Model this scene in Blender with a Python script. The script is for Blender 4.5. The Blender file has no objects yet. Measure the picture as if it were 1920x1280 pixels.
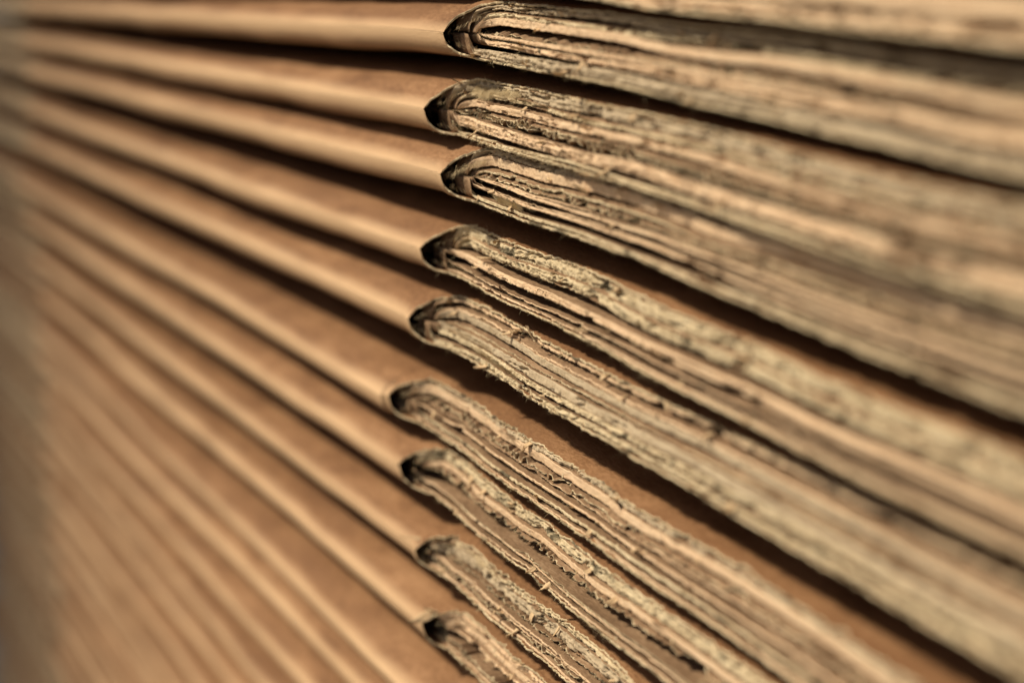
import bpy, math, random
import numpy as np
from mathutils import Matrix, Vector

# ------------------------------------------------------------------ camera, sky, sun, exposure
S = bpy.context.scene
MM = 0.001
AZ, PITCH, Z0, FPX = math.radians(27.2), math.atan(677/3000.0), 171.0, 3000.0
h = Vector((math.sin(AZ), math.cos(AZ), 0)); up0 = Vector((0, 0, 1))
FWD = h*math.cos(PITCH) - up0*math.sin(PITCH)
RIGHT = Vector((math.cos(AZ), -math.sin(AZ), 0)); UP = RIGHT.cross(FWD)
def ray(px, py): return FWD + RIGHT*((px-960)/FPX) + UP*((640-py)/FPX)
CAM = -ray(800, 500)*Z0                                   # millimetres
cd = bpy.data.cameras.new('camera'); cam = bpy.data.objects.new('camera', cd); S.collection.objects.link(cam)
R = Matrix((RIGHT, UP, -FWD)).transposed().to_4x4()
cam.matrix_world = Matrix.Translation(CAM*MM) @ R
cd.sensor_width = 36; cd.lens = 36*FPX/1920; cd.clip_start = 0.005; cd.clip_end = 50
cd.dof.use_dof = True; cd.dof.focus_distance = 0.159; cd.dof.aperture_fstop = 13; cd.dof.aperture_blades = 0
S.camera = cam

SUN_DIR = Vector((-0.60, 0.31, 0.77)).normalized()      # towards the sun
w = bpy.data.worlds.new('World'); S.world = w; w.use_nodes = True
nt = w.node_tree; nt.nodes.clear()
sky = nt.nodes.new('ShaderNodeTexSky'); sky.sky_type = 'NISHITA'; sky.sun_disc = False
sky.sun_elevation = math.asin(SUN_DIR.z); sky.sun_rotation = math.atan2(SUN_DIR.x, SUN_DIR.y)
sky.dust_density = 4.0; sky.ozone_density = 0.4
bg = nt.nodes.new('ShaderNodeBackground'); bg.inputs[1].default_value = 0.052
ow = nt.nodes.new('ShaderNodeOutputWorld'); nt.links.new(sky.outputs[0], bg.inputs[0]); nt.links.new(bg.outputs[0], ow.inputs[0])
sd = bpy.data.lights.new('sun', 'SUN'); sd.energy = 4.6; sd.angle = math.radians(4.0); sd.color = (1.0, 0.89, 0.70)
so = bpy.data.objects.new('sun', sd); S.collection.objects.link(so)
so.rotation_euler = SUN_DIR.to_track_quat('Z', 'Y').to_euler()
S.view_settings.view_transform = 'Standard'; S.view_settings.look = 'None'
S.view_settings.exposure = 0.12; S.view_settings.gamma = 1.0
S.render.engine = 'CYCLES'; S.cycles.max_bounces = 10; S.cycles.diffuse_bounces = 8

# ------------------------------------------------------------------ materials
def mat(name, ramp, scale, detail_scale, bump, bdist, rough=0.85, stretch=(1, 1, 1), spot=None, ridge_highlight=None):
    m = bpy.data.materials.new(name); m.use_nodes = True
    n, l = m.node_tree.nodes, m.node_tree.links
    b = n['Principled BSDF']; b.inputs['Roughness'].default_value = rough
    b.inputs['Specular IOR Level'].default_value = 0.25
    tc = n.new('ShaderNodeTexCoord'); oi = n.new('ShaderNodeObjectInfo')
    mp = n.new('ShaderNodeMapping'); mp.inputs['Scale'].default_value = stretch
    l.new(tc.outputs['Object'], mp.inputs[0])
    def noise(s, d=4, r=0.6):
        t = n.new('ShaderNodeTexNoise'); t.noise_dimensions = '4D'; t.inputs['Scale'].default_value = s
        t.inputs['Detail'].default_value = d; t.inputs['Roughness'].default_value = r
        l.new(mp.outputs[0], t.inputs['Vector'])
        k = n.new('ShaderNodeMath'); k.operation = 'MULTIPLY'; k.inputs[1].default_value = 37
        l.new(oi.outputs['Random'], k.inputs[0]); l.new(k.outputs[0], t.inputs['W']); return t
    a = noise(scale); f = noise(detail_scale, 3, 0.7)
    mx = n.new('ShaderNodeMath'); mx.operation = 'MULTIPLY_ADD'; mx.inputs[1].default_value = 0.5
    l.new(f.outputs[0], mx.inputs[0])
    hf = n.new('ShaderNodeMath'); hf.operation = 'MULTIPLY'; hf.inputs[1].default_value = 0.5
    l.new(a.outputs[0], hf.inputs[0]); l.new(hf.outputs[0], mx.inputs[2])
    cr = n.new('ShaderNodeValToRGB'); e = cr.color_ramp.elements
    while len(e) < len(ramp): e.new(0.5)
    for i, (p, c) in enumerate(ramp): e[i].position = p; e[i].color = (*c, 1)
    l.new(mx.outputs[0], cr.inputs[0]); col = cr.outputs[0]
    if spot:
        sc, lo, hi, c = spot
        sn = noise(sc, 3, 0.6); mr = n.new('ShaderNodeMapRange')
        mr.inputs['From Min'].default_value = lo; mr.inputs['From Max'].default_value = hi
        l.new(sn.outputs[0], mr.inputs[0])
        mc = n.new('ShaderNodeMix'); mc.data_type = 'RGBA'; l.new(mr.outputs[0], mc.inputs[0])
        l.new(col, mc.inputs[6]); mc.inputs[7].default_value = (*c, 1); col = mc.outputs[2]
    if ridge_highlight:                                   # highlight on the fold ridge, painted in as a paler paper tone
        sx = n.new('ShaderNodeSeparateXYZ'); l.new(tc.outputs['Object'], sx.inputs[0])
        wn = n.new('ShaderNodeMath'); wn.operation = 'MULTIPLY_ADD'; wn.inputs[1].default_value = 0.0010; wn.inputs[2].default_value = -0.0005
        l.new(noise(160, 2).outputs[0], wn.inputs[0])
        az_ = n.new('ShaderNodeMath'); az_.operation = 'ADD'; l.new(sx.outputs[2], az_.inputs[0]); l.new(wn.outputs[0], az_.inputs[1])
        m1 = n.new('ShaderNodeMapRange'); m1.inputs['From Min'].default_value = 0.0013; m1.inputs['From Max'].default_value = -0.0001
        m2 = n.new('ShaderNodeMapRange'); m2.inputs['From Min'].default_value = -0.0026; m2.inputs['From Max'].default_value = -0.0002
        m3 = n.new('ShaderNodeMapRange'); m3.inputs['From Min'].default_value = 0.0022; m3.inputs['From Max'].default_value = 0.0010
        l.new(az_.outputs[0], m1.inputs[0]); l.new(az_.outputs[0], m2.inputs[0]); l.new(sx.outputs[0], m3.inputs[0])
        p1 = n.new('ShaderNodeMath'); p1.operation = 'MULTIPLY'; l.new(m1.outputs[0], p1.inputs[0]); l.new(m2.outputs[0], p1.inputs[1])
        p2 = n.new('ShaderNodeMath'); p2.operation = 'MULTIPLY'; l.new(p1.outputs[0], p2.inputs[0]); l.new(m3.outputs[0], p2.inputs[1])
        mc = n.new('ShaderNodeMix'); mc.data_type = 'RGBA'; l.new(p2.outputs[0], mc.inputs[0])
        l.new(col, mc.inputs[6]); mc.inputs[7].default_value = (*ridge_highlight, 1); col = mc.outputs[2]
    l.new(col, b.inputs['Base Color'])
    bp = n.new('ShaderNodeBump'); bp.inputs['Strength'].default_value = bump; bp.inputs['Distance'].default_value = bdist
    l.new(mx.outputs[0], bp.inputs['Height']); l.new(bp.outputs[0], b.inputs['Normal'])
    return m
# object coordinates are metres: scale 1000 = about 1 mm features
KRAFT = mat('kraft_paper', [(0.36, (0.125, 0.056, 0.023)), (0.5, (0.225, 0.112, 0.049)), (0.64, (0.34, 0.187, 0.092))],
            300, 4200, 0.8, 0.00020, 0.70, (1, 0.35, 1), spot=(90, 0.50, 0.72, (0.165, 0.078, 0.034)), ridge_highlight=(0.62, 0.415, 0.24))
INNER = mat('dull_inner_paper', [(0.36, (0.14, 0.082, 0.043)), (0.5, (0.25, 0.153, 0.085)), (0.64, (0.37, 0.245, 0.145))],
            500, 4200, 0.8, 0.00020, 0.8, (1, 0.35, 1))
STRAW = mat('torn_straw_board', [(0.32, (0.24, 0.18, 0.11)), (0.46, (0.52, 0.41, 0.255)), (0.66, (0.72, 0.60, 0.405))],
            900, 5200, 0.8, 0.00018, 0.95, (1, 0.5, 1), (430, 0.585, 0.64, (0.13, 0.105, 0.065)))
PINK = mat('cut_liner_edge', [(0.30, (0.46, 0.30, 0.18)), (0.5, (0.66, 0.47, 0.30)), (0.7, (0.75, 0.58, 0.39))],
           700, 5200, 0.6, 0.00012, 0.95, (1, 0.35, 1), (300, 0.64, 0.68, (0.20, 0.13, 0.075)))
GREYB = mat('grey_brown_pulp', [(0.3, (0.30, 0.23, 0.15)), (0.5, (0.46, 0.36, 0.24)), (0.7, (0.58, 0.48, 0.33))],
            900, 5600, 0.8, 0.00016, 0.95, (1, 0.5, 1))
FIBRE = mat('paper_fibre', [(0.3, (0.52, 0.40, 0.23)), (0.7, (0.70, 0.58, 0.37))], 300, 2000, 0.0, 0.0001, 0.9)
SCRAP = mat('torn_paper_shred', [(0.3, (0.46, 0.30, 0.16)), (0.7, (0.66, 0.50, 0.31))], 900, 5200, 0.6, 0.0002, 0.9)
GROUND = mat('concrete', [(0.3, (0.2, 0.18, 0.15)), (0.7, (0.32, 0.29, 0.25))], 6, 200, 0.3, 0.002, 0.9)

# ------------------------------------------------------------------ noise
def _h(i, s):
    x = np.sin(i*127.1 + s*311.7)*43758.5453
    return x-np.floor(x)
def n1(x, s):
    i = np.floor(x); f = x-i; f = f*f*(3-2*f)
    return (_h(i, s)*(1-f)+_h(i+1, s)*f)*2-1
def n2(x, y, s):
    i = np.floor(x); j = np.floor(y); fx = x-i; fy = y-j
    fx = fx*fx*(3-2*fx); fy = fy*fy*(3-2*fy)
    H = lambda a, b: _h(a+b*57.31, s)
    return ((H(i, j)*(1-fx)+H(i+1, j)*fx)*(1-fy)+(H(i, j+1)*(1-fx)+H(i+1, j+1)*fx)*fy)*2-1
def fb1(x, s, o=4, g=0.5):
    r = 0; a = 1.0
    for k in range(o): r = r+a*n1(x*2**k+k*7.7, s+k); a *= g
    return r
def fb2(x, y, s, o=3, g=0.5):
    r = 0; a = 1.0
    for k in range(o): r = r+a*n2(x*2**k+k*7.7, y*2**k+k*3.1, s+k); a *= g
    return r
def sm(x, a, b):
    u = np.clip((x-a)/(b-a), 0, 1); return u*u*(3-2*u)
def ell(x):
    u = 1-np.clip(x, 0, 1); return np.sqrt(np.maximum(0, 1-u*u))

# ------------------------------------------------------------------ mesh helper
def grid_mesh(name, P, mats, facemat, parent, wrap=False, smooth=True):
    """P: rows x cols x 3 in millimetres (local), facemat: material index per column cell"""
    r, c, _ = P.shape
    me = bpy.data.meshes.new(name)
    a = (np.arange(r-1)[:, None]*c + np.arange(c-1)[None, :]).ravel()
    q = np.stack([a, a+1, a+c+1, a+c], 1)
    fm = np.tile(np.asarray(facemat, dtype=np.int32)[None, :], (r-1, 1)).ravel()
    me.vertices.add(r*c); me.vertices.foreach_set('co', (P.reshape(-1)*MM).astype(np.float32))
    me.loops.add(q.size); me.loops.foreach_set('vertex_index', q.ravel().astype(np.int32))
    me.polygons.add(len(q)); me.polygons.foreach_set('loop_start', (np.arange(len(q))*4).astype(np.int32))
    me.polygons.foreach_set('loop_total', np.full(len(q), 4, np.int32))
    me.polygons.foreach_set('material_index', fm)
    me.polygons.foreach_set('use_smooth', np.full(len(q), smooth))
    for m in mats: me.materials.append(m)
    me.update(calc_edges=True); me.validate()
    o = bpy.data.objects.new(name, me); S.collection.objects.link(o); o.parent = parent
    return o
def join_grids(name, grids, mats, parent, weld=False):
    V, Q, F = [], [], []; n = 0
    for P, fmc in grids:
        r, c, _ = P.shape
        a = (np.arange(r-1)[:, None]*c + np.arange(c-1)[None, :]).ravel()+n
        Q.append(np.stack([a, a+1, a+c+1, a+c], 1)); V.append(P.reshape(-1, 3))
        F.append(np.tile(np.asarray(fmc, dtype=np.int32)[None, :], (r-1, 1)).ravel()); n += r*c
    V = np.concatenate(V); Q = np.concatenate(Q); F = np.concatenate(F)
    if weld:
        _, ix, inv = np.unique(np.round(V*2000).astype(np.int64), axis=0, return_index=True, return_inverse=True)
        V = V[ix]; Q = inv.ravel()[Q]
        ok = (Q[:, 0] != Q[:, 1]) & (Q[:, 1] != Q[:, 2]) & (Q[:, 2] != Q[:, 3]) & (Q[:, 3] != Q[:, 0]) & (Q[:, 0] != Q[:, 2]) & (Q[:, 1] != Q[:, 3])
        Q = Q[ok]; F = F[ok]
    me = bpy.data.meshes.new(name)
    me.vertices.add(len(V)); me.vertices.foreach_set('co', (V.ravel()*MM).astype(np.float32))
    me.loops.add(Q.size); me.loops.foreach_set('vertex_index', Q.ravel().astype(np.int32))
    me.polygons.add(len(Q)); me.polygons.foreach_set('loop_start', (np.arange(len(Q))*4).astype(np.int32))
    me.polygons.foreach_set('loop_total', np.full(len(Q), 4, np.int32))
    me.polygons.foreach_set('material_index', F); me.polygons.foreach_set('use_smooth', np.full(len(Q), True))
    for m in mats: me.materials.append(m)
    me.update(calc_edges=True); me.validate()
    o = bpy.data.objects.new(name, me); S.collection.objects.link(o); o.parent = parent
    return o

# ------------------------------------------------------------------ one folded box
# local axes: x inwards (0 = fold line), y = -t (t grows towards the camera), z up
FAR = -221.0
class Box:
    def __init__(s, seed, dt, tend, p):
        s.seed = seed; s.p = p
        rr = random.Random(seed); s.rr = rr
        s.far = FAR + random.Random(seed+5).uniform(-5, 4); s.k_up = p.get('up', 4.2); s.k_dn = p.get('dn', 3.0)
        s.W = p.get('w', 3.4); s.hol = rr.uniform(0.3, 1.1); s.rise = rr.uniform(3.6, 6.0)
        a = np.arange(-1.0, 32, dt); b = np.arange(32, tend, dt*2.2)
        s.tcut = np.concatenate([a, b]) if tend > 32 else np.arange(-1.0, tend, dt)
    def zoff(s, t):                       # shared waviness of the whole box
        return 0.22*fb1(t/38., s.seed+3, 2) + 0.03*fb1(t/7., s.seed+4, 2) - 0.050*np.maximum(t-2, 0) + s.p.get('lift', 0)*t/100.
    def xoff(s, t):
        return 0.35*fb1(t/60., s.seed+5, 2) + 0.05*fb1(t/9., s.seed+6, 3) + s.p.get('bow', 0)*((t+118)/118.)**2*(t < 0)
    def wcut(s, t, sd=0, rough=1.0, far=False):   # trimmed depth of the torn end
        W = (s.W if not far else 1.7) + 0.35*fb1(t/14., s.seed+9, 2) + 0.06*fb1(t/3.1, s.seed+10, 2)
        e = sm(t, 0, s.rise)**0.72 if not far else sm(s.far-t, 0, 4.6)
        r = rough*(0.05*fb1(t/1.3, s.seed+sd+11, 3) + 0.13*np.maximum(0, fb1(t/0.30, s.seed+sd+13, 3)) + 0.9*np.maximum(0, fb1(t/2.7, s.seed+sd+15, 2)-0.72))
        if far: r = r*2 + 0.8*np.abs(fb1(t/5., s.seed+19, 3))
        if sd in (1, 2): r = r + (0.40*fb1(t/0.6, s.seed+sd+17, 4, 0.6)-0.1)*sm(t, -0.6, 0.6)*(1-0.7*sm(t, 2, 7))*(not far)
        return -0.6 + (W+0.6)*e + r*(0.3+0.7*e)
    def top(s, d, t):
        lam = 2.9 + 0.5*sm(-t, -8, 0) + s.p.get('flat', 8.0)*sm(-t, 5, 200) + 0.5*fb1(t/45., s.seed+71, 2)
        ku = s.k_up*(1-0.12*sm(-t, 20, 220))
        j = 0.12*fb1(t/9., s.seed+73, 3)
        return (0.85+j)*ell(d/1.05) + (ku-0.85-j)*(1-np.exp(-np.maximum(d-0.3, 0)/lam)) + 0.10*fb2(t/14., d/4., s.seed+21, 2)*np.minimum(d, 1)
    def bot(s, d, t):
        j = 0.2*fb1(t/17., s.seed+75, 3)
        return -((1.9+j)*ell(d/1.5) + (s.k_dn-1.9-j)*(1-np.exp(-d/2.5))) + 0.10*fb2(t/14., d/4., s.seed+23, 2)*np.minimum(d, 1)
    OFFS = np.array([0, .02, .06, .12, .22, .36, .55, .8, 1.2, 1.8, 2.8, 4.5, 8, 18, 45, 90])
    def leg(s, side, t, off, th, d0, r, sd, far=False, nf=3, rough=1.0, zz=None, wob=0.16, pits=0.0, start=None, ragx=0.05):
        """grid of one ply: outer skin, front edge, inner skin"""
        t = t[:, None]
        wj = s.wcut(t, sd, rough, far)
        if start is not None: wj = start
        else: wj = wj + sm(t if not far else s.far-t, 0, 5)*s.p.get('slant', 0.27)*(max(0, 3.2-off)*side + 0.5)
        if off > 0 and start is None:            # inner layers are torn back behind the fold, leaving a ragged hollow
            d0 = d0 + 0.15*fb1(t/0.8, s.seed+sd+91, 3)
            tt_ = t if not far else s.far-t
            wj = np.maximum(wj, np.minimum(d0, 1.0) + 0.3 + s.hol*(1-sm(tt_, 0.5, 7)) + 0.35*fb1(t/0.9, s.seed+sd+93, 4, 0.6))
        st = np.maximum(d0, wj)
        O = s.OFFS[None, :]
        prof = s.top if side > 0 else s.bot
        offt = off + wob*(0.95*fb1(t/13., s.seed+sd+31, 2) + 0.10*fb1(t/2.6, s.seed+sd+33, 2)) * (off > 0)
        def z(d, extra):
            b = prof(d, t)
            m = np.maximum(0, b*side - offt - extra)
            zc = m*ell((d-d0+1e-4)/r)
            if zz is not None: zc = np.maximum(0.02, zc + zz*np.clip((d-d0)/1.0, 0, 1))
            if start is None:          # torn paper buckles close to its edge
                zc = zc + 0.035*fb2(t/0.55, (d-st)/0.8+sd, s.seed+sd+95, 3)*np.exp(-(d-st)/0.7)*sm(wj-d0, 0.3, 1.0)
            return zc*side
        dout = st + O
        zo = z(dout, 0)
        if off == 0 or start is not None: zo[:, 0] = np.where(wj[:, 0] <= 0 if wj.shape[1] else False, 0, zo[:, 0])
        din = st + th*0.6*np.clip(1-(wj-d0)/1.0, 0, 1) + O      # the fold keeps its thickness at the nose
        zi = z(din, th)
        k = (np.arange(1, nf+1)/(nf+1.0))[None, :]
        tt = np.broadcast_to(t, (t.shape[0], nf))
        rg = ragx*fb2(tt/0.30, k*th/0.22+sd, s.seed+sd+41, 3, 0.6) + 0.6*ragx*np.sin(k*math.pi)
        rg = rg + 1.1*ragx*fb2(tt/4.5, k*th/0.13+sd, s.seed+sd+45, 2)
        if pits:
            pn = fb2(tt/1.9, k*th/0.45+sd*1.3, s.seed+sd+43, 3, 0.6)
            rg = rg - pits*sm(pn, 0.42, 0.75)
        act = sm(wj-d0, -0.2, 0.3)
        df = st*(1-k)+(din[:, :1])*k - rg*act
        zf = zo[:, :1]*(1-k) + zi[:, :1]*k + 0.04*fb2(tt/0.4, k*3+sd, s.seed+sd+47, 2)*side*act
        D = np.concatenate([dout[:, ::-1], df, din], 1)
        Z = np.concatenate([zo[:, ::-1], zf, zi], 1)
        X = D + s.xoff(t); Y = np.broadcast_to(-t, D.shape); Z = Z + s.zoff(t)
        n = len(s.OFFS)
        fm = [0]*(n-1) + [1]*(nf+1) + [0]*(n-1)
        return np.stack([X, Y, Z], 2), fm

def folded_box(loc, seed, label, dt=0.1, tend=98, full=True, **p):
    B = Box(seed, dt, tend, p); rr = B.rr; far_ = B.far
    root = bpy.data.objects.new('folded_cardboard_box', None); S.collection.objects.link(root)
    root.location = Vector(loc)*MM; root.empty_display_size = 0.01
    root['label'] = label; root['category'] = 'cardboard box'; root['group'] = 'flattened cardboard boxes in the stack'
    # outer wrapper: fold + torn edges at both ends
    ts = np.arange(far_, -1.0, 1.0)
    tf = np.arange(far_-120, far_, 0.8)
    def W(tt, far): return [B.leg(sd_, tt, 0, 0.26, 0.0, 0.30, 1 if sd_ > 0 else 2, far=far, nf=3, ragx=0.07, start=None) for sd_ in (1, -1)]
    def Wf(tt): return [B.leg(sd_, tt, 0, 0.26, 0.0, 0.30, 1 if sd_ > 0 else 2, nf=3, start=np.full((len(tt), 1), -0.6)) for sd_ in (1, -1)]
    tcl = B.tcut
    grids = W(tcl, False) + Wf(np.append(ts, tcl[0])) + W(np.append(tf, far_), True)
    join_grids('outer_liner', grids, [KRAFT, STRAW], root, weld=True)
    # inner sheets folded inside the wrapper, broken off just behind its torn tip
    tb = np.concatenate([np.arange(far_+2, -4, 5.0), np.arange(-4, -0.4, 0.25)])
    for q_, (of_, dd_) in enumerate([(0.34, 0.45), (0.8, 1.0), (1.35, 1.7), (1.9, 2.4)]):
        te = tb + rr.uniform(-2.6, -0.4)*(tb > -4)
        gg = []
        for sd_ in (1, -1):
            P_, fm_ = B.leg(sd_, te, of_, 0.2, dd_, 0.5, 301+q_, start=np.full((len(te), 1), -0.6))
            P_[-1, :, 1] += 0.5*fb1(P_[-1, :, 0]*3+sd_*7, seed+q_, 3); gg.append((P_, fm_))
        join_grids('inner_fold', gg, [INNER, STRAW], root, weld=True)
    # inner layers
    fronts = []
    for side in (1, -1):
        H = 0.95*(0.85+(B.k_up-0.85)*(1-math.exp(-(B.W+0.6)/2.9))) if side > 0 else B.k_dn-0.28
        off = 0.26 + rr.uniform(0.0, 0.05); i = 0
        seq = p.get('seq_up' if side > 0 else 'seq_dn', '')
        while len(seq) < 14: seq += rr.choice(['Pg', 'Gp', 'gP', 'bg'])
        tin = B.tcut[B.tcut > -1.0]
        for ch in seq:
            if off > H-0.12: break
            i += 1; sd = (50 if side > 0 else 150)+i*7
            d0 = 0.35 + off*0.55 + rr.uniform(0.5, 1.0)*p.get('cav', 1.2)*1.5
            d0 = min(d0, B.W + p.get('slant', 0.27)*(max(0, 3.2-off)*side+0.5) - 0.55 - rr.uniform(0, .4))
            rad = 0.5+rr.uniform(0, .4)
            if ch == 'g': off += rr.uniform(0.15, 0.38); continue
            if ch == 'G': off += rr.uniform(0.5, 0.8); continue
            zz = None
            if ch in 'Pp':
                th = rr.uniform(0.16, 0.34) if ch == 'P' else rr.uniform(.1, .16)
                kw = dict(rough=rr.uniform(0.4, 1.5), nf=3, ragx=0.05, wob=rr.uniform(.10, .22)); nm = 'inner_liner'; m2_ = rr.choice([PINK, PINK, STRAW]); nx = off+th+0.03
            elif ch in 'Bb':
                th = min(rr.uniform(0.85, 1.3) if ch == 'B' else rr.uniform(.4, .65), H-off+0.1)
                kw = dict(rough=1.0, nf=10, ragx=0.12, pits=rr.choice([0.2, 0.5, 1.0, 1.6]), wob=0.16); nm = 'crushed_board'; m2_ = rr.choice([STRAW, STRAW, PINK, GREYB]); nx = off+th+0.04
            elif ch == 'S':
                th = min(rr.uniform(0.7, 1.0), H-off+0.1)
                kw = dict(rough=0.45, nf=8, ragx=0.035, pits=rr.choice([0, 0, 0.5]), wob=0.14); nm = 'smooth_cut_board'; m2_ = p.get('smat', PINK); nx = off+th+0.04
            else:
                A = rr.uniform(0.22, 0.40); pitch = rr.uniform(0.9, 1.5); th = 0.13
                ph = tin[:, None]/pitch + 0.9*fb1(tin[:, None]/4., seed+sd, 3)
                zz = A*np.clip(1.5*np.sin(ph*2*math.pi), -1, 1)*np.clip(0.35+1.3*fb1(tin[:, None]/2.2, seed+sd+2, 3), .06, 1)
                kw = dict(rough=2.0, nf=3, ragx=0.10, wob=0.05); nm = 'fluting'; m2_ = STRAW; nx = off+2*A+0.16; off += A+0.04
            join_grids(nm, [B.leg(side, tin, off, th, d0, rad, sd, zz=zz, **kw)], [INNER, m2_], root)
            if full and i < 7: fronts.append((side, off, th, d0, rad, sd))
            if th > 0.2: join_grids(nm, [B.leg(side, np.append(tf, far_), off, th, d0*0.4, rad, sd, far=True, nf=5)], [INNER, m2_], root)
            off = nx
    if not full: return root, B
    # torn fibres standing out of the broken edges
    V, Fc = [], []
    fronts.append((1, 0, 0.26, 0, .3, 1)); fronts.append((-1, 0, 0.26, 0, .3, 2))
    NF = p.get('fib', 5200)
    rs = np.random.RandomState(seed)
    T = rs.uniform(0.6, 1, NF)**1.0; T = rs.uniform(0.3, 46, NF)
    for k in range(NF):
        t = T[k]; side, off, th, d0, rad, sd = fronts[rs.randint(len(fronts))]
        if fb1(np.array([t/2.2]), seed+sd+61, 2)[0] < rs.uniform(-0.4, 0.9): continue
        ta = np.array([t]); P_, _ = B.leg(side, ta, off, th, d0, rad, sd, nf=3)
        nO = len(B.OFFS); base = P_[0, nO+rs.randint(3)] if off > 0 else P_[0, nO]
        L = rs.gamma(2.0, 0.16)+0.08; r0 = rs.uniform(0.008, 0.017)
        d = np.array([-0.8, rs.normal(0, .55), rs.normal(-0.1, .6)]); d /= np.linalg.norm(d)
        curl = rs.normal(0, 0.5, 3); pts = []; q = base+np.array([0.05, 0, 0])
        for m in range(4):
            pts.append(q.copy()); q = q + d*L/3; d = d + curl*0.5; d /= np.linalg.norm(d)
        b0 = len(V)
        for m, q in enumerate(pts):
            rr_ = r0*(1-0.27*m); a1 = np.cross(d, [0, 0, 1.]); a1 /= (np.linalg.norm(a1)+1e-6); a2 = np.cross(d, a1)
            for v in range(3):
                an = v*2.094; V.append(q+(a1*math.cos(an)+a2*math.sin(an))*rr_)
        for m in range(3):
            for v in range(3):
                i0 = b0+m*3+v; i1 = b0+m*3+(v+1) % 3
                Fc.append((i0, i1, i1+3, i0+3))
    for (ta_, tb_, side, off, n_, Lm) in p.get('tufts', []) + [(1.0, 4.5, 1, 0.9, 45, 0.6), (1.0, 4.5, -1, 0.6, 45, 0.6)]:     # thick tufts of teased-out fibre
        P0 = B.leg(side, np.linspace(ta_, tb_, 60), off, 0.3, 0.4, .5, 7, nf=3)[0][:, len(B.OFFS)+1]
        for k in range(n_):
            u = rs.beta(1.6, 1.6)*59; base = P0[int(u)] + np.array([rs.uniform(-.1, .3), rs.normal(0, .05), rs.normal(0, .12)])
            L = Lm*rs.uniform(.4, 1.1); r0 = rs.uniform(.009, .016)
            lean = math.sin(u*0.25)*0.4
            d = np.array([-.55, lean+rs.normal(0, .22), -side*.75+rs.normal(0, .2)]); d /= np.linalg.norm(d); curl = rs.normal(0, .3, 3); q = base; b0 = len(V)
            for m in range(4):
                rr_ = r0*(1-.27*m); a1 = np.cross(d, [0, 1., 0.1]); a1 /= np.linalg.norm(a1)+1e-6; a2 = np.cross(d, a1)
                for v in range(3): V.append(q+(a1*math.cos(v*2.094)+a2*math.sin(v*2.094))*rr_)
                q = q+d*L/3; d = d+curl*.4; d /= np.linalg.norm(d)
            for m in range(3):
                for v in range(3):
                    i0 = b0+m*3+v; i1 = b0+m*3+(v+1) % 3; Fc.append((i0, i1, i1+3, i0+3))
    me = bpy.data.meshes.new('torn_fibres'); me.from_pydata([tuple(v*MM) for v in V], [], Fc)
    me.materials.append(FIBRE); o = bpy.data.objects.new('torn_fibres', me); S.collection.objects.link(o); o.parent = root
    o['kind'] = 'stuff'
    # crumbs and chips of broken board clinging to the edges
    V, Fc = [], []; NC = p.get('crumbs', 750)
    for k in range(NC):
        t = rs.uniform(0.5, 75); side, off, th, d0, rad, sd = fronts[rs.randint(len(fronts))]
        if fb1(np.array([t/3.1]), seed+sd+81, 2)[0] < rs.uniform(-0.5, 0.8): continue
        P_, _ = B.leg(side, np.array([t]), off, th, d0, rad, sd, nf=3)
        base = P_[0, len(B.OFFS)+rs.randint(3)] + np.array([rs.uniform(-.10, .05), 0, rs.uniform(-.08, .08)])
        sz = min(0.05+rs.gamma(1.6, 0.055), 0.38); ax = rs.normal(0, 1, (3, 3)); ax /= np.linalg.norm(ax, axis=1)[:, None]
        sc = sz*np.array([1.0, rs.uniform(.5, 1), rs.uniform(.2, .6)]); b0 = len(V)
        for m in range(3):
            for g_ in (1, -1): V.append(base + ax[m]*sc[m]*g_*rs.uniform(.6, 1.2))
        for f in ((0, 2, 4), (2, 1, 4), (1, 3, 4), (3, 0, 4), (2, 0, 5), (1, 2, 5), (3, 1, 5), (0, 3, 5)): Fc.append(tuple(b0+i for i in f))
    me = bpy.data.meshes.new('board_crumbs'); me.from_pydata([tuple(v*MM) for v in V], [], Fc)
    me.materials.append(STRAW); o = bpy.data.objects.new('board_crumbs', me); S.collection.objects.link(o); o.parent = root; o['kind'] = 'stuff'
    # torn shreds hanging out of the edges: curled slips of paper
    shreds = [(rr.uniform(1, 60), rr.choice([1, -1]), rr.uniform(0, 2.2), rr.uniform(0.5, 1.5), rr.uniform(0.3, 1.0), rr.uniform(-1, 1)) for _ in range(p.get('nsh', 14))]
    shreds += p.get('shreds', [])
    for (t, side, off, L, wd, tw) in shreds:
        P_, _ = B.leg(side, np.array([t]), off, 0.1, 0.2, .4, 7, nf=3)
        shred(root, P_[0, len(B.OFFS)+1], L, wd, tw, rr)
    return root, B

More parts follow.
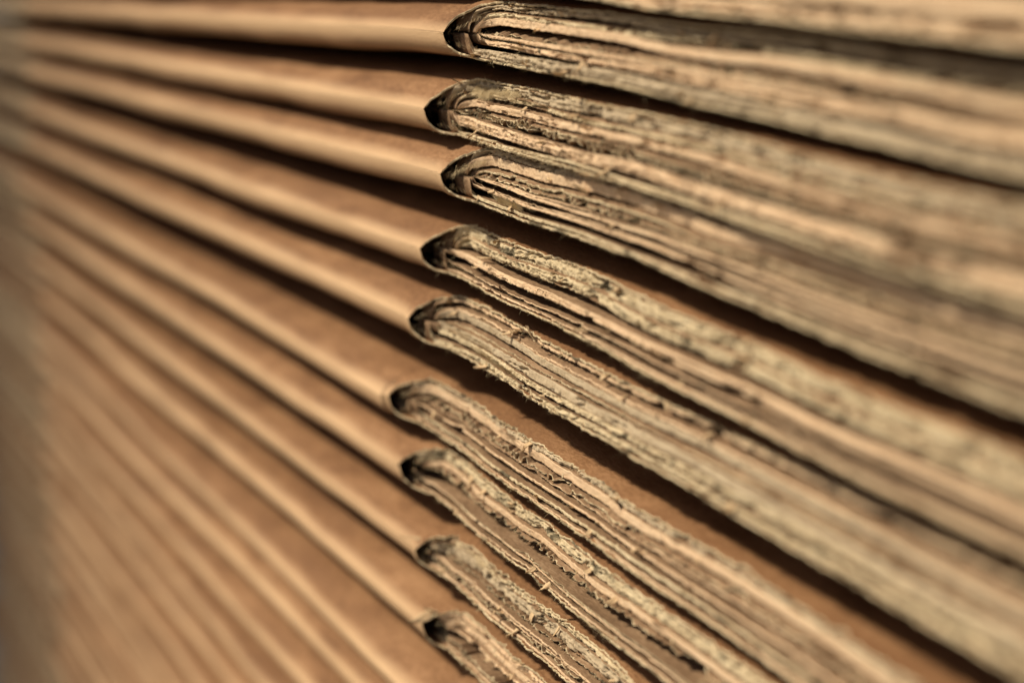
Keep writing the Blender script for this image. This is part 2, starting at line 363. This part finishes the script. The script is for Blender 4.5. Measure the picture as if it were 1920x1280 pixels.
def shred(root, base, L, wd, tw, rr, dirv=None):
    n, m = 9, 6
    d = np.array(dirv, float) if dirv is not None else np.array([-0.75, rr.uniform(-.6, .6), rr.uniform(-.8, .5)])
    d /= np.linalg.norm(d); side_ = np.array([0, 1.0, tw*0.6]); side_ -= d*side_.dot(d); side_ /= np.linalg.norm(side_)
    nor = np.cross(d, side_); c = rr.uniform(-1.1, 1.1); sdn = rr.random()*50
    top = np.zeros((n, m, 3)); 
    for i in range(n):
        u = i/(n-1.0)
        cen = base + d*(u*L-0.25) + nor*c*u*u*L*0.4
        wv = wd*(1-0.75*u**1.5)
        for j in range(m):
            v = j/(m-1.0)-0.5
            q = cen + side_*v*wv + nor*0.12*math.sin(v*5+u*3+sdn)*wd
            if j in (0, m-1): q = q + side_*0.12*float(n1(np.array([u*9.]), sdn+j)[0])*wd
            if i == n-1: q = q + d*0.25*L*float(n1(np.array([v*9.]), sdn+3)[0])
            top[i, j] = q
    bot = top[:, ::-1] - nor*0.07
    G = np.concatenate([top, bot, top[:, :1]], 1)
    o = grid_mesh('paper_shred', G, [SCRAP], [0]*(2*m), root)
    return o

# ------------------------------------------------------------------ ground under the pile
Z_TIP = {}
TIPS = [(-1, 812, -80), (1, 825, 62), (2, 795, 203), (3, 825, 325), (4, 778, 465), (5, 760, 592), (6, 718, 738),
        (7, 740, 870), (8, 772, 1030), (9, 790, 1165)]
def on_face(px, py, X=0.0):
    d = ray(px, py); k = (X-CAM.x)/d.x
    return CAM + d*k
LAB = {-1: 'topmost flattened cardboard box, only lower torn layers showing along the upper right edge',
 1: 'highest cardboard box with its fold tip in view, smooth pinkish band in its torn edge',
 2: 'cardboard box second from top in view, hairy pale fibres sprouting behind its black fold tip',
 3: 'cardboard box with third visible fold tip from the top, pinkish torn edge with dark pits',
 4: 'cardboard box with fourth visible fold tip from the top, black hollow under broad torn band',
 5: 'cardboard box with fifth visible fold tip from the top, slits between long curved layers',
 6: 'cardboard box whose fold tip reaches farthest left, black slit under its pale torn band',
 7: 'cardboard box directly below the one with the farthest left fold tip, fringed pale edge',
 8: 'cardboard box with eighth visible fold tip from the top, narrow and closed',
 9: 'lowest cardboard box with torn tip in view, pointed paper shred sticking out left'}
# layer sequences outside-in: B crushed board, P liner, p thin liner, F fluting, g gap
SPEC = {
 -1: dict(seq_up='BgP', seq_dn='BgSPB', fib=400),
 1: dict(seq_up='bgbSgF', seq_dn='BgbPSg', cav=1.4, w=3.6),
 2: dict(seq_up='BbgSF', seq_dn='PgBFS', cav=1.6, fib=9000, w=3.6, tufts=[(4.5, 9, 1, 0.7, 700, 1.5), (8, 14, 1, 0.6, 600, 1.0), (3, 12, -1, 1.0, 350, .6)]),
 3: dict(tufts=[(8, 14, -1, 0.9, 500, 1.0), (0.5, 5, 1, 1.2, 200, .7)], seq_up='bSgPF', seq_dn='PGPpgP', cav=1.6),
 4: dict(up=3.9, seq_up='BBgF', seq_dn='PGpGPS', cav=1.8, w=3.4),
 5: dict(up=3.8, tufts=[(10, 22, -1, 0.9, 700, .6), (4, 16, -1, 1.8, 400, .7)], seq_up='PGPS', seq_dn='bgbSg', cav=1.2, smat=GREYB),
 6: dict(up=3.7, dn=2.75, seq_up='bSFP', seq_dn='PgPGPG', cav=1.3, w=3.2),
 7: dict(up=3.6, seq_up='BSF', seq_dn='PGPpG', cav=0.9, w=3.0),
 8: dict(tufts=[(6, 16, 1, .5, 500, .6)], seq_up='bBF', seq_dn='PFp', cav=0.5, w=2.8, dn=2.3, up=3.1),
 9: dict(seq_up='bSg', seq_dn='PF', cav=0.6, w=2.8, dn=2.3, up=3.1)}
boxes = {}
rg = random.Random(5)
for key, px, py in TIPS:
    P = on_face(px, py)
    q = dict(SPEC[key]); q['bow'] = rg.uniform(-0.5, 0.5)
    boxes[key] = folded_box((P.x, P.y, P.z), 100+key*13 if key > 0 else 91, LAB[key], dt=0.10, tend=105, **q)
rsh = random.Random(3)
shred(boxes[9][0], np.array([0.9, -0.9, 1.2]), 3.0, 1.3, 0.8, rsh, (-0.85, 0.2, -0.45))
shred(boxes[9][0], np.array([1.2, -1.4, 1.5]), 1.6, 0.8, -0.4, rsh, (-0.9, 0.4, 0.2))
shred(boxes[8][0], np.array([0.9, -0.4, 1.3]), 2.2, 0.5, 0.3, rsh, (-0.8, 0.6, 0.15))
shred(boxes[5][0], np.array([3.0, -25.0, 1.9]), 1.6, 0.8, 0.3, rsh, (-0.7, 0.3, 0.5))
# boxes lower in the pile: only their folded spines are in view
ORD = ['first', 'second', 'third', 'fourth', 'fifth', 'sixth', 'seventh', 'eighth', 'ninth', 'tenth', 'eleventh', 'twelfth', 'thirteenth', 'fourteenth', 'fifteenth', 'sixteenth', 'seventeenth', 'eighteenth', 'nineteenth']
last = on_face(790, 1165)
zz = last.z - 0.9
for k in range(19):
    zz -= rg.uniform(7.1, 8.1)
    lab = 'cardboard box, %s smooth folded spine below the lowest torn tip in view' % ORD[k]
    folded_box((rg.uniform(-0.8, .8), last.y + rg.uniform(-3, 3) - (4 if k == 0 else 0), zz), 400+k*17, lab, dt=0.5, tend=60, full=False, bow=rg.uniform(-.9, .9), flat=rg.uniform(0, 8), up=rg.uniform(3.4, 4.6), dn=rg.uniform(2.8, 3.5))
gz = (zz-4.6)*MM
me = bpy.data.meshes.new('ground')
me.from_pydata([(-20, -20, gz), (20, -20, gz), (20, 20, gz), (-20, 20, gz)], [], [(0, 1, 2, 3)])
me.materials.append(GROUND); g = bpy.data.objects.new('ground', me); S.collection.objects.link(g); g['kind'] = 'structure'

# unseen block added left of the pile to shade the far end of the folds
WDIST = 4600.0
foot = Vector((0, 325, 0)) + SUN_DIR*WDIST
bm = __import__('bmesh').new()
__import__('bmesh').ops.create_cube(bm, size=1.0)
htop = (SUN_DIR.z*WDIST+500)*MM
for v in bm.verts:
    v.co = Vector((foot.x*MM-0.12+v.co.x*0.2, foot.y*MM+0.6+v.co.y*1.2, gz+0.002+(v.co.z+0.5)*(htop-gz)))
me = bpy.data.meshes.new('added_shade_block'); bm.to_mesh(me); me.materials.append(GROUND)
g = bpy.data.objects.new('added_shade_block', me); S.collection.objects.link(g)
g['label'] = 'unseen grey block added left of the cardboard pile to shade its far end'; g['category'] = 'wall'
